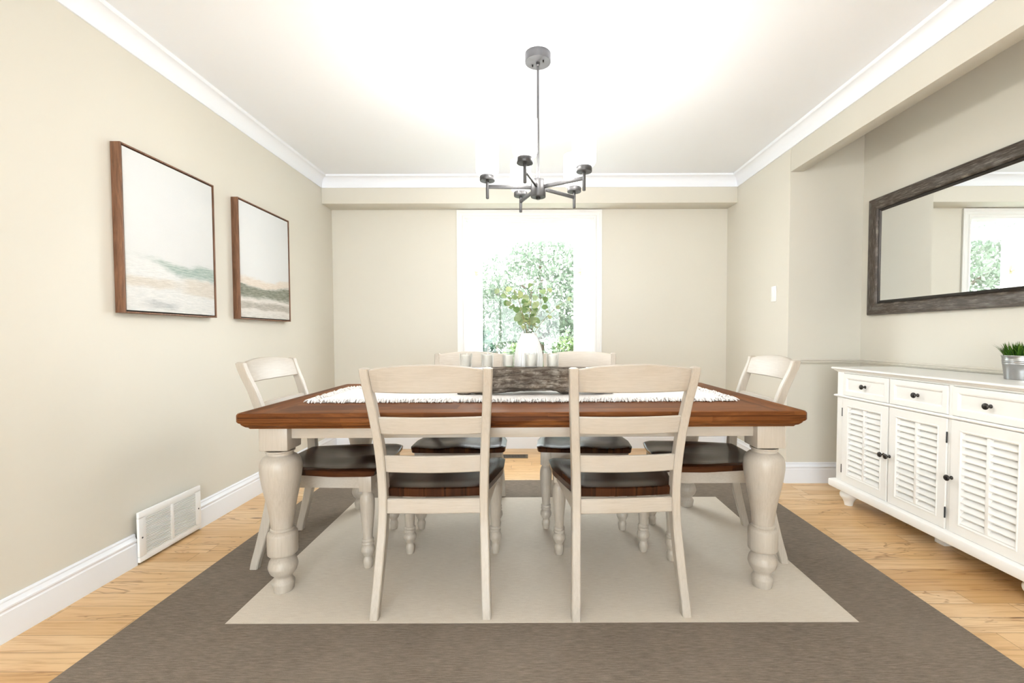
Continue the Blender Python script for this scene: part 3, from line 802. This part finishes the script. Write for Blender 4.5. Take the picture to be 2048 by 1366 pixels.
# ------------------------------------------------------------------ chandelier
ch = thing('chandelier', 'grey metal five-arm chandelier with white glass shades above the table', 'ceiling light', (.040, 2.385, ZT))
Z = lambda z: z - ZT
bm = B(); lathe(bm, [(.0655, Z(2.492)), (.0665, Z(2.494)), (.0665, Z(2.534)), (.0655, Z(2.535))], 48); cn = link('canopy', bm, 'pewter', ch, 40)
for a in (2.5, -.64): link('screw', lathe(B(), [(.0025, Z(2.480)), (.0042, Z(2.4805)), (.0042, Z(2.492))], 12, (.034 * cos(a), .034 * sin(a), 0)), 'black_iron', cn)
bm = B(); lathe(bm, [(.0065, Z(1.90)), (.0065, Z(2.475)), (.010, Z(2.478)), (.010, Z(2.492))], 20); link('rod', bm, 'pewter', ch)
bm = B(); lathe(bm, [(.0375, Z(1.808)), (.039, Z(1.81)), (.039, Z(1.893)), (.0375, Z(1.895)), (.012, Z(1.8955)), (.009, Z(1.906))], 40); hb = link('hub', bm, 'pewter', ch, 40)
link('finial', lathe(B(), [(.009, Z(1.797)), (.0115, Z(1.798)), (.0115, Z(1.808))], 20), 'black_iron', hb)
Ra = .262
for k in range(5):
    a = R(39.5 + 72 * k); ex, ey = Ra * cos(a), Ra * sin(a)
    bm = B(); t_ = B(); box(t_, .030, Ra, -.0055, .0055, -.009, .009, .0015); merge(bm, t_, Matrix.Translation((0, 0, Z(1.858))) @ Matrix.Rotation(a, 4, 'Z'))
    ar = link('arm', bm, 'pewter', ch)
    link('candle_post', lathe(B(), [(.0065, Z(1.797)), (.008, Z(1.799)), (.008, Z(1.887))], 20, (ex, ey, 0)), 'pewter', ar, 40)
    link('shade_cup', lathe(B(), [(.037, Z(1.886)), (.0385, Z(1.888)), (.0385, Z(1.910)), (.037, Z(1.912))], 40, (ex, ey, 0)), 'pewter', ar, 40)
    bm = B(); lathe(bm, smooth_prof([(.037, Z(1.912)), (.050, Z(1.920)), (.058, Z(1.936)), (.059, Z(1.95))], 4) + [(.059, Z(2.085)), (.0575, Z(2.087)), (.056, Z(2.085)), (.056, Z(1.95)), (.045, Z(1.925)), (.01, Z(1.916))], 40, (ex, ey, 0), cap=False)
    link('glass_shade', bm, 'opal_lit', ar, 50)

# ------------------------------------------------------------------ sideboard (front faces -x)
sb = thing('sideboard', 'long white sideboard with louvered doors under the dark framed mirror', 'sideboard', (2.19, 2.337, 0))
def X(x): return x - 2.19
def Y(y): return y - 2.337
YF, YN = 2.943, 1.731      # far and near ends of the case
FX = 1.992                 # face frame plane
bm = B()
box(bm, X(2.013), X(2.388), Y(YN), Y(YF), .155, .848)                                   # carcass
for a, b in ((2.888, YF), (2.510, 2.519), (2.138, 2.158), (YN, 1.787)): box(bm, X(FX), X(2.004), Y(a), Y(b), .155, .850, .001)
box(bm, X(FX), X(2.004), Y(YN), Y(YF), .692, .708, .001)
link('case', bm, 'cabinet_white', sb)
for a, b in ((YF, YF + .006), (YN - .006, YN)):      # end panel frames
    bm = B(); box(bm, X(1.994), X(2.05), Y(a), Y(b), .155, .848, .001); box(bm, X(2.34), X(2.388), Y(a), Y(b), .155, .848, .001); box(bm, X(2.05), X(2.34), Y(a), Y(b), .155, .23, .001); box(bm, X(2.05), X(2.34), Y(a), Y(b), .78, .848, .001)
    link('end_panel', bm, 'cabinet_white', sb)
bm = B(); rings = []
for o_, z in ((.004, .848), (.008, .852), (.010, .857), (.018, .861), (.022, .864), (.024, .868), (.030, .870), (.033, .873), (.034, .877), (.033, .881), (.029, .8835)):
    rings.append([(X(2.001 - o_), Y(YN - o_), z), (X(2.395), Y(YN - o_), z), (X(2.395), Y(YF + o_), z), (X(2.001 - o_), Y(YF + o_), z)])
loft(bm, rings); link('top', bm, 'cabinet_white', sb, 30)
bm = B(); rings = []
for o_, z in ((.026, .100), (.034, .102), (.037, .108), (.037, .140), (.034, .146), (.022, .152), (.010, .157)):
    rings.append([(X(2.001 - o_), Y(YN - o_), z), (X(2.395), Y(YN - o_), z), (X(2.395), Y(YF + o_), z), (X(2.001 - o_), Y(YF + o_), z)])
loft(bm, rings); link('base_moulding', bm, 'cabinet_white', sb, 30)
bm = B()
hr = [(0, .692), (.008, .6925), (.013, .696), (.0145, .7), (.013, .704), (.008, .7075), (0, .708)]
for pa, pb, nr in (((X(1.993), Y(YN - .006)), (X(1.993), Y(YF + .006)), (-1, 0)), ((X(1.993), Y(YF + .005)), (X(2.388), Y(YF + .005)), (0, 1)), ((X(1.993), Y(YN - .005)), (X(2.388), Y(YN - .005)), (0, -1))):
    run(bm, [(d, z) for d, z in hr], pa, pb, nr, -1 if nr[0] == 0 else -1, 1 if nr[1] == 0 else 0)
link('bead_trim', bm, 'cabinet_white', sb, 50)
fp = smooth_prof([(.022, 0), (.0235, .006), (.0265, .020), (.034, .036), (.0455, .052), (.0495, .066), (.0465, .080), (.037, .091)], 4)
for x_, y_ in ((2.035, 2.885), (2.035, 1.79), (2.345, 2.885), (2.345, 1.79)):
    link('bun_foot', lathe(B(), fp + [(.036, .102)], 28, (X(x_), Y(y_), 0)), 'cabinet_white', sb, 50)
link('support_leg', box(B(), X(2.125), X(2.185), Y(2.308), Y(2.366), 0, .102, .003), 'cabinet_white', sb)
def knob(par, y, z, x):
    bm = B(); t_ = B(); lathe(t_, smooth_prof([(.009, 0), (.0085, .003), (.0045, .007), (.0045, .013), (.009, .017), (.0135, .021), (.0145, .025), (.012, .029), (.006, .031), (.0005, .0315)], 3), 20)
    merge(bm, t_, Matrix.Translation((X(x), Y(y), z)) @ Matrix.Rotation(-pi / 2, 4, 'Y'))
    link('knob', bm, 'black_iron', par, 50)
def ring_panel(bm, y0, y1, z0, z1, prof):
    """nested rectangles: prof = (inset, x) from the outer edge inwards, closed by a flat panel"""
    rr = []
    for w, x in prof: rr.append([bm.verts.new(p) for p in ((X(x), y0 + w, z0 + w), (X(x), y1 - w, z0 + w), (X(x), y1 - w, z1 - w), (X(x), y0 + w, z1 - w))])
    for a, b in zip(rr, rr[1:]):
        for i in range(4): bm.faces.new((a[i], a[(i + 1) % 4], b[(i + 1) % 4], b[i]))
    return rr
bays = ((2.521, 2.886), (2.160, 2.508), (1.789, 2.136))
for i, (a, b) in enumerate(bays):
    bm = B(); y0, y1 = Y(a), Y(b)
    rr = ring_panel(bm, y0, y1, .7105, .8465, [(0, 2.003), (0, 1.9865), (.0015, 1.985), (.026, 1.985), (.028, 1.9865), (.030, 1.986), (.034, 1.990), (.037, 1.993)])
    bm.faces.new(rr[-1]); bm.faces.new(rr[0][::-1])
    d = link('drawer', bm, 'cabinet_white', sb, 25); knob(d, (a + b) / 2, .7785, 1.992)
    bm = B(); z0, z1 = .1575, .690
    rr = ring_panel(bm, y0, y1, z0, z1, [(0, 2.0125), (0, 1.9865), (.0015, 1.985), (.042, 1.985), (.044, 1.983), (.048, 1.983), (.051, 1.986), (.053, 1.988), (.053, 2.010)])
    bm.faces.new(rr[-1]); bm.faces.new(rr[0][::-1])
    ya, yb = y0 + .053, y1 - .053; za, zb = z0 + .053, z1 - .053; ym = (ya + yb) / 2
    box(bm, X(1.9875), X(2.006), ym - .008, ym + .008, za, zb, .001)
    n = 13; st = (zb - za) / n
    for k in range(n):
        z = za + st * k
        for p, q in ((ya, ym - .008), (ym + .008, yb)):
            loft(bm, [[(X(2.0095), yy, z + st * .98), (X(1.9905), yy, z + st * .26), (X(1.9872), yy, z + st * .17), (X(1.9872), yy, z + st * .06), (X(1.990), yy, z), (X(2.0095), yy, z + st * .45)] for yy in (p, q)])
    d = link('door', bm, 'cabinet_white', sb, 25)
    knob(d, (a + .021) if i == 0 else (b - .008), .4165 if i < 2 else .4145, 1.985)
    for hz_ in (.60, .238):
        yh = b + .0015 if i == 0 else a - .0015
        link('hinge', box(B(), X(1.9825), X(1.9885), Y(yh - .0022), Y(yh + .0022), hz_ - .027, hz_ + .027, .001), 'dark_steel', d)

# potted grass on the sideboard
PG = (2.243, 2.085, .8837)
pg = thing('potted_grass', 'small galvanised pot of bright green artificial grass on the sideboard', 'potted plant', PG)
bm = B()
pp = [(.0005, .002), (.046, .002), (.0475, 0), (.0495, .001), (.0535, .040), (.0565, .068), (.0580, .070), (.0582, .073), (.0570, .0755), (.0588, .0775), (.059, .0805), (.0578, .083), (.0596, .085), (.0598, .088), (.0585, .0905), (.0605, .105), (.0625, .106), (.0632, .1085), (.0622, .1105), (.0600, .110), (.058, .095), (.0578, .092)]
lathe(bm, pp, 48, cap=False); link('pot', bm, 'galvanised', pg, 50)
link('soil', lathe(B(), [(.0575, .088), (.0576, .092), (.03, .096), (.0005, .097)], 28), 'soil', pg, 50)
bm = B(); rg = random.Random(5)
for i in range(420):
    a = rg.uniform(0, 2 * pi); r0 = .052 * math.sqrt(rg.random()); p = Vector((r0 * cos(a), r0 * sin(a), .092)); L = rg.uniform(.05, .088); 
    lean = (r0 / .052) * rg.uniform(.25, .95) + rg.uniform(-.15, .15); an = a + rg.uniform(-.7, .7); w = rg.uniform(.0016, .0030)
    d = Vector((cos(an), sin(an), 0)); sd = Vector((-sin(an), cos(an), 0)); prev = None
    for k in range(6):
        t = k / 5; q = p + Vector((0, 0, 1)) * L * (t - .28 * lean * t * t) + d * L * lean * (.35 * t + .45 * t * t); ww = w * (1 - t ** 2.2) + .00015
        cur = [bm.verts.new(q - sd * ww), bm.verts.new(q - d * ww * .35 + Vector((0, 0, -ww * .2))), bm.verts.new(q + sd * ww)]
        if prev:
            bm.faces.new((prev[0], prev[1], cur[1], cur[0])); bm.faces.new((prev[1], prev[2], cur[2], cur[1]))
        prev = cur
link('grass_blades', bm, 'grass_blade', pg, 0)

# ------------------------------------------------------------------ garden beyond the window
struct(link('ground', box(B(), -30, 30, YW + .2, 40, -.6, -.45), 'lawn', angle=0))
def foliage(blobs, n, size, seed, flat=.6):
    rg = random.Random(seed); bm = B(); tot = sum(b[3] * b[4] for b in blobs)
    for cx, cy, cz, rx, rz in blobs:
        for i in range(int(n * rx * rz / tot)):
            u = rg.uniform(-1, 1); a = rg.uniform(0, 2 * pi); q = math.sqrt(1 - u * u); rad = rg.uniform(.62, 1.06)
            p = Vector((cx + rx * rad * q * cos(a), cy + rx * rad * q * sin(a), cz + rz * rad * u))
            d = Vector((rg.gauss(0, 1), rg.gauss(0, 1), rg.gauss(0, flat))).normalized(); s_ = d.orthogonal().normalized(); s_.rotate(Matrix.Rotation(rg.uniform(0, 6.28), 3, d)); s2 = d.cross(s_)
            L = size * rg.uniform(.6, 1.3)
            v = [bm.verts.new(p + s_ * L), bm.verts.new(p + s2 * L * .45 + d * L * .12), bm.verts.new(p - s_ * L), bm.verts.new(p - s2 * L * .45 + d * L * .12)]
            bm.faces.new(v)
    return bm
def tree(name, label, cat, x, y, h, blobs, n, size, leafm, seed, group=None, tr=.12):
    o = thing(name, label, cat, (x, y, -.45), 0, group)
    pts = [(0, 0, 0), (.03, .02, h * .35), (-.02, .04, h * .7), (.04, 0, h * .95)]
    bm = B(); tube(bm, pts, [tr, tr * .75, tr * .5, tr * .15], 10)
    rg = random.Random(seed)
    for i in range(7):
        a = rg.uniform(0, 6.28); z = h * rg.uniform(.35, .8); L = h * .28
        tube(bm, [(0, 0, z), (cos(a) * L * .5, sin(a) * L * .5, z + L * .35), (cos(a) * L, sin(a) * L, z + L * .5)], [tr * .35, tr * .25, tr * .08], 6)
    link('trunk', bm, 'bark', o); link('foliage', foliage(blobs, n, size, seed), leafm, o, 0)
TG = 'garden trees beyond the window'
tree('garden_tree', 'pale green broad tree in the garden, seen behind the eucalyptus', 'tree', .2, 10.5, 3.6, [(0, 0, 2.6, 1.5, 1.0), (-.9, .3, 2.1, 1.0, .8), (.9, -.2, 2.2, 1.0, .8), (.2, 0, 3.3, .9, .6), (0, -.3, 1.4, 1.2, .6)], 10500, .062, 'tree_leaf', 31, TG)
tree('garden_tree', 'pale green garden tree seen at the painting side of the window', 'tree', -2.6, 13.2, 3.9, [(0, 0, 2.5, 1.2, 1.1), (.6, 0, 1.7, .8, .7), (-.6, .2, 3.2, .9, .7)], 7000, .062, 'tree_leaf', 32, TG)
tree('garden_tree', 'pale green garden tree seen at the sideboard side of the window', 'tree', 2.9, 13.0, 3.6, [(0, 0, 2.4, 1.2, 1.0), (-.9, 0, 1.6, .8, .8), (.3, .2, 3.0, .9, .6)], 7000, .062, 'tree_leaf', 33, TG)
tree('garden_tree', 'green garden tree seen only in the wall mirror', 'tree', -4.2, 9.6, 4.0, [(0, 0, 2.6, 1.5, 1.1), (.9, .3, 2.0, 1.0, .8), (-.7, 0, 3.2, 1.1, .7)], 8500, .062, 'tree_leaf', 34, TG)
def shrub(name, label, x, y, h, blobs, n, size, leafm, seed, cat='shrub'):
    o = thing(name, label, cat, (x, y, -.45)); bm = B()
    for k in range(5): tube(bm, [(.05 * cos(k), .05 * sin(k), 0), (.14 * cos(k * 1.7), .14 * sin(k * 1.7), h * .5), (.25 * cos(k * 1.7), .25 * sin(k * 1.7), h * .85)], [.03, .02, .008], 6)
    link('stems', bm, 'bark', o); link('foliage', foliage(blobs, n, size, seed), leafm, o, 0)
shrub('conifer_shrub', 'dark green conifer shrub low in the window, painting side', -.85, 8.3, 1.6, [(0, 0, .7, .34, .7), (0, 0, 1.3, .2, .32), (-.3, .2, .6, .3, .65)], 3000, .04, 'conifer_leaf', 41)
shrub('garden_shrub', 'bright green bush beside the dark conifer, low in the window', -.22, 7.4, 1.4, [(0, 0, .85, .34, .55), (.25, .1, .75, .25, .45), (0, 0, .35, .3, .4)], 2400, .045, 'bush_leaf', 42)
shrub('garden_shrub', 'green bush low in the window behind the vase on the sideboard side', .72, 8.6, 1.6, [(0, 0, 1.0, .36, .6), (-.22, .2, .8, .25, .5), (.32, .1, 1.1, .3, .6), (0, 0, .4, .3, .4)], 2600, .045, 'bush_leaf', 43)

# ------------------------------------------------------------------ light
w = bpy.data.worlds.new('sky'); S.world = w; w.use_nodes = True
bg = w.node_tree.nodes['Background']; bg.inputs[0].default_value = (.93, .97, 1, 1); bg.inputs[1].default_value = 13.0
def lamp(name, kind, loc, rot, energy, **kw):
    l = bpy.data.lights.new(name, kind); l.energy = energy
    for k, v in kw.items(): setattr(l, k, v)
    o = bpy.data.objects.new(name, l); C.objects.link(o); o.location = loc; o.rotation_euler = rot; return o
lamp('sun', 'SUN', (0, 0, 10), (R(38), 0, R(20)), 3.0, angle=R(2), color=(1, .96, .9))
for k in range(5):     # the bulbs inside the chandelier's glass shades
    a = R(39.5 + 72 * k)
    lamp('bulb', 'POINT', (.040 + Ra * cos(a), 2.385 + Ra * sin(a), 2.01), (0, 0, 0), 15.5, shadow_soft_size=.032, color=(1, .985, .965))
lamp('rear_fill_light', 'AREA', ((GX0 + GX1) / 2, YR - .14, 1.2), (R(122), 0, 0), 42, shape='RECTANGLE', size=GX1 - GX0 - .1, size_y=2.05, spread=R(165), color=(.77, .88, 1))  # added fill light behind the camera, tilted up to brighten ceiling and walls

# ------------------------------------------------------------------ camera
F, PT, RO, PX, PY = 910, .0336, -.003, 1061.89, 702.47
cam = bpy.data.cameras.new('camera'); co = bpy.data.objects.new('camera', cam); C.objects.link(co); S.camera = co
cam.sensor_width = 36; cam.lens = 36 * F / 2048; cam.clip_start = .05
cam.shift_x = -(PX - 1024) / 2048; cam.shift_y = (PY - 683) / 2048
xr = Vector((1, 0, 0)); up = Vector((0, sin(PT), cos(PT))); fw_ = Vector((0, cos(PT), -sin(PT)))
r_ = cos(RO) * xr + sin(RO) * up; u_ = -sin(RO) * xr + cos(RO) * up
m = Matrix((r_, u_, -fw_)).transposed().to_4x4(); m.translation = Vector((0, 0, 1.09)); co.matrix_world = m
vs = S.view_settings; S.display_settings.display_device = 'sRGB'
vs.view_transform = 'Standard'; vs.look = 'None'; vs.exposure = -0.09; vs.gamma = 1.0; vs.use_curve_mapping = False
S.cycles.max_bounces = 8; S.cycles.diffuse_bounces = 4; S.cycles.glossy_bounces = 3; S.cycles.transparent_max_bounces = 14; S.cycles.caustics_reflective = False; S.cycles.caustics_refractive = False
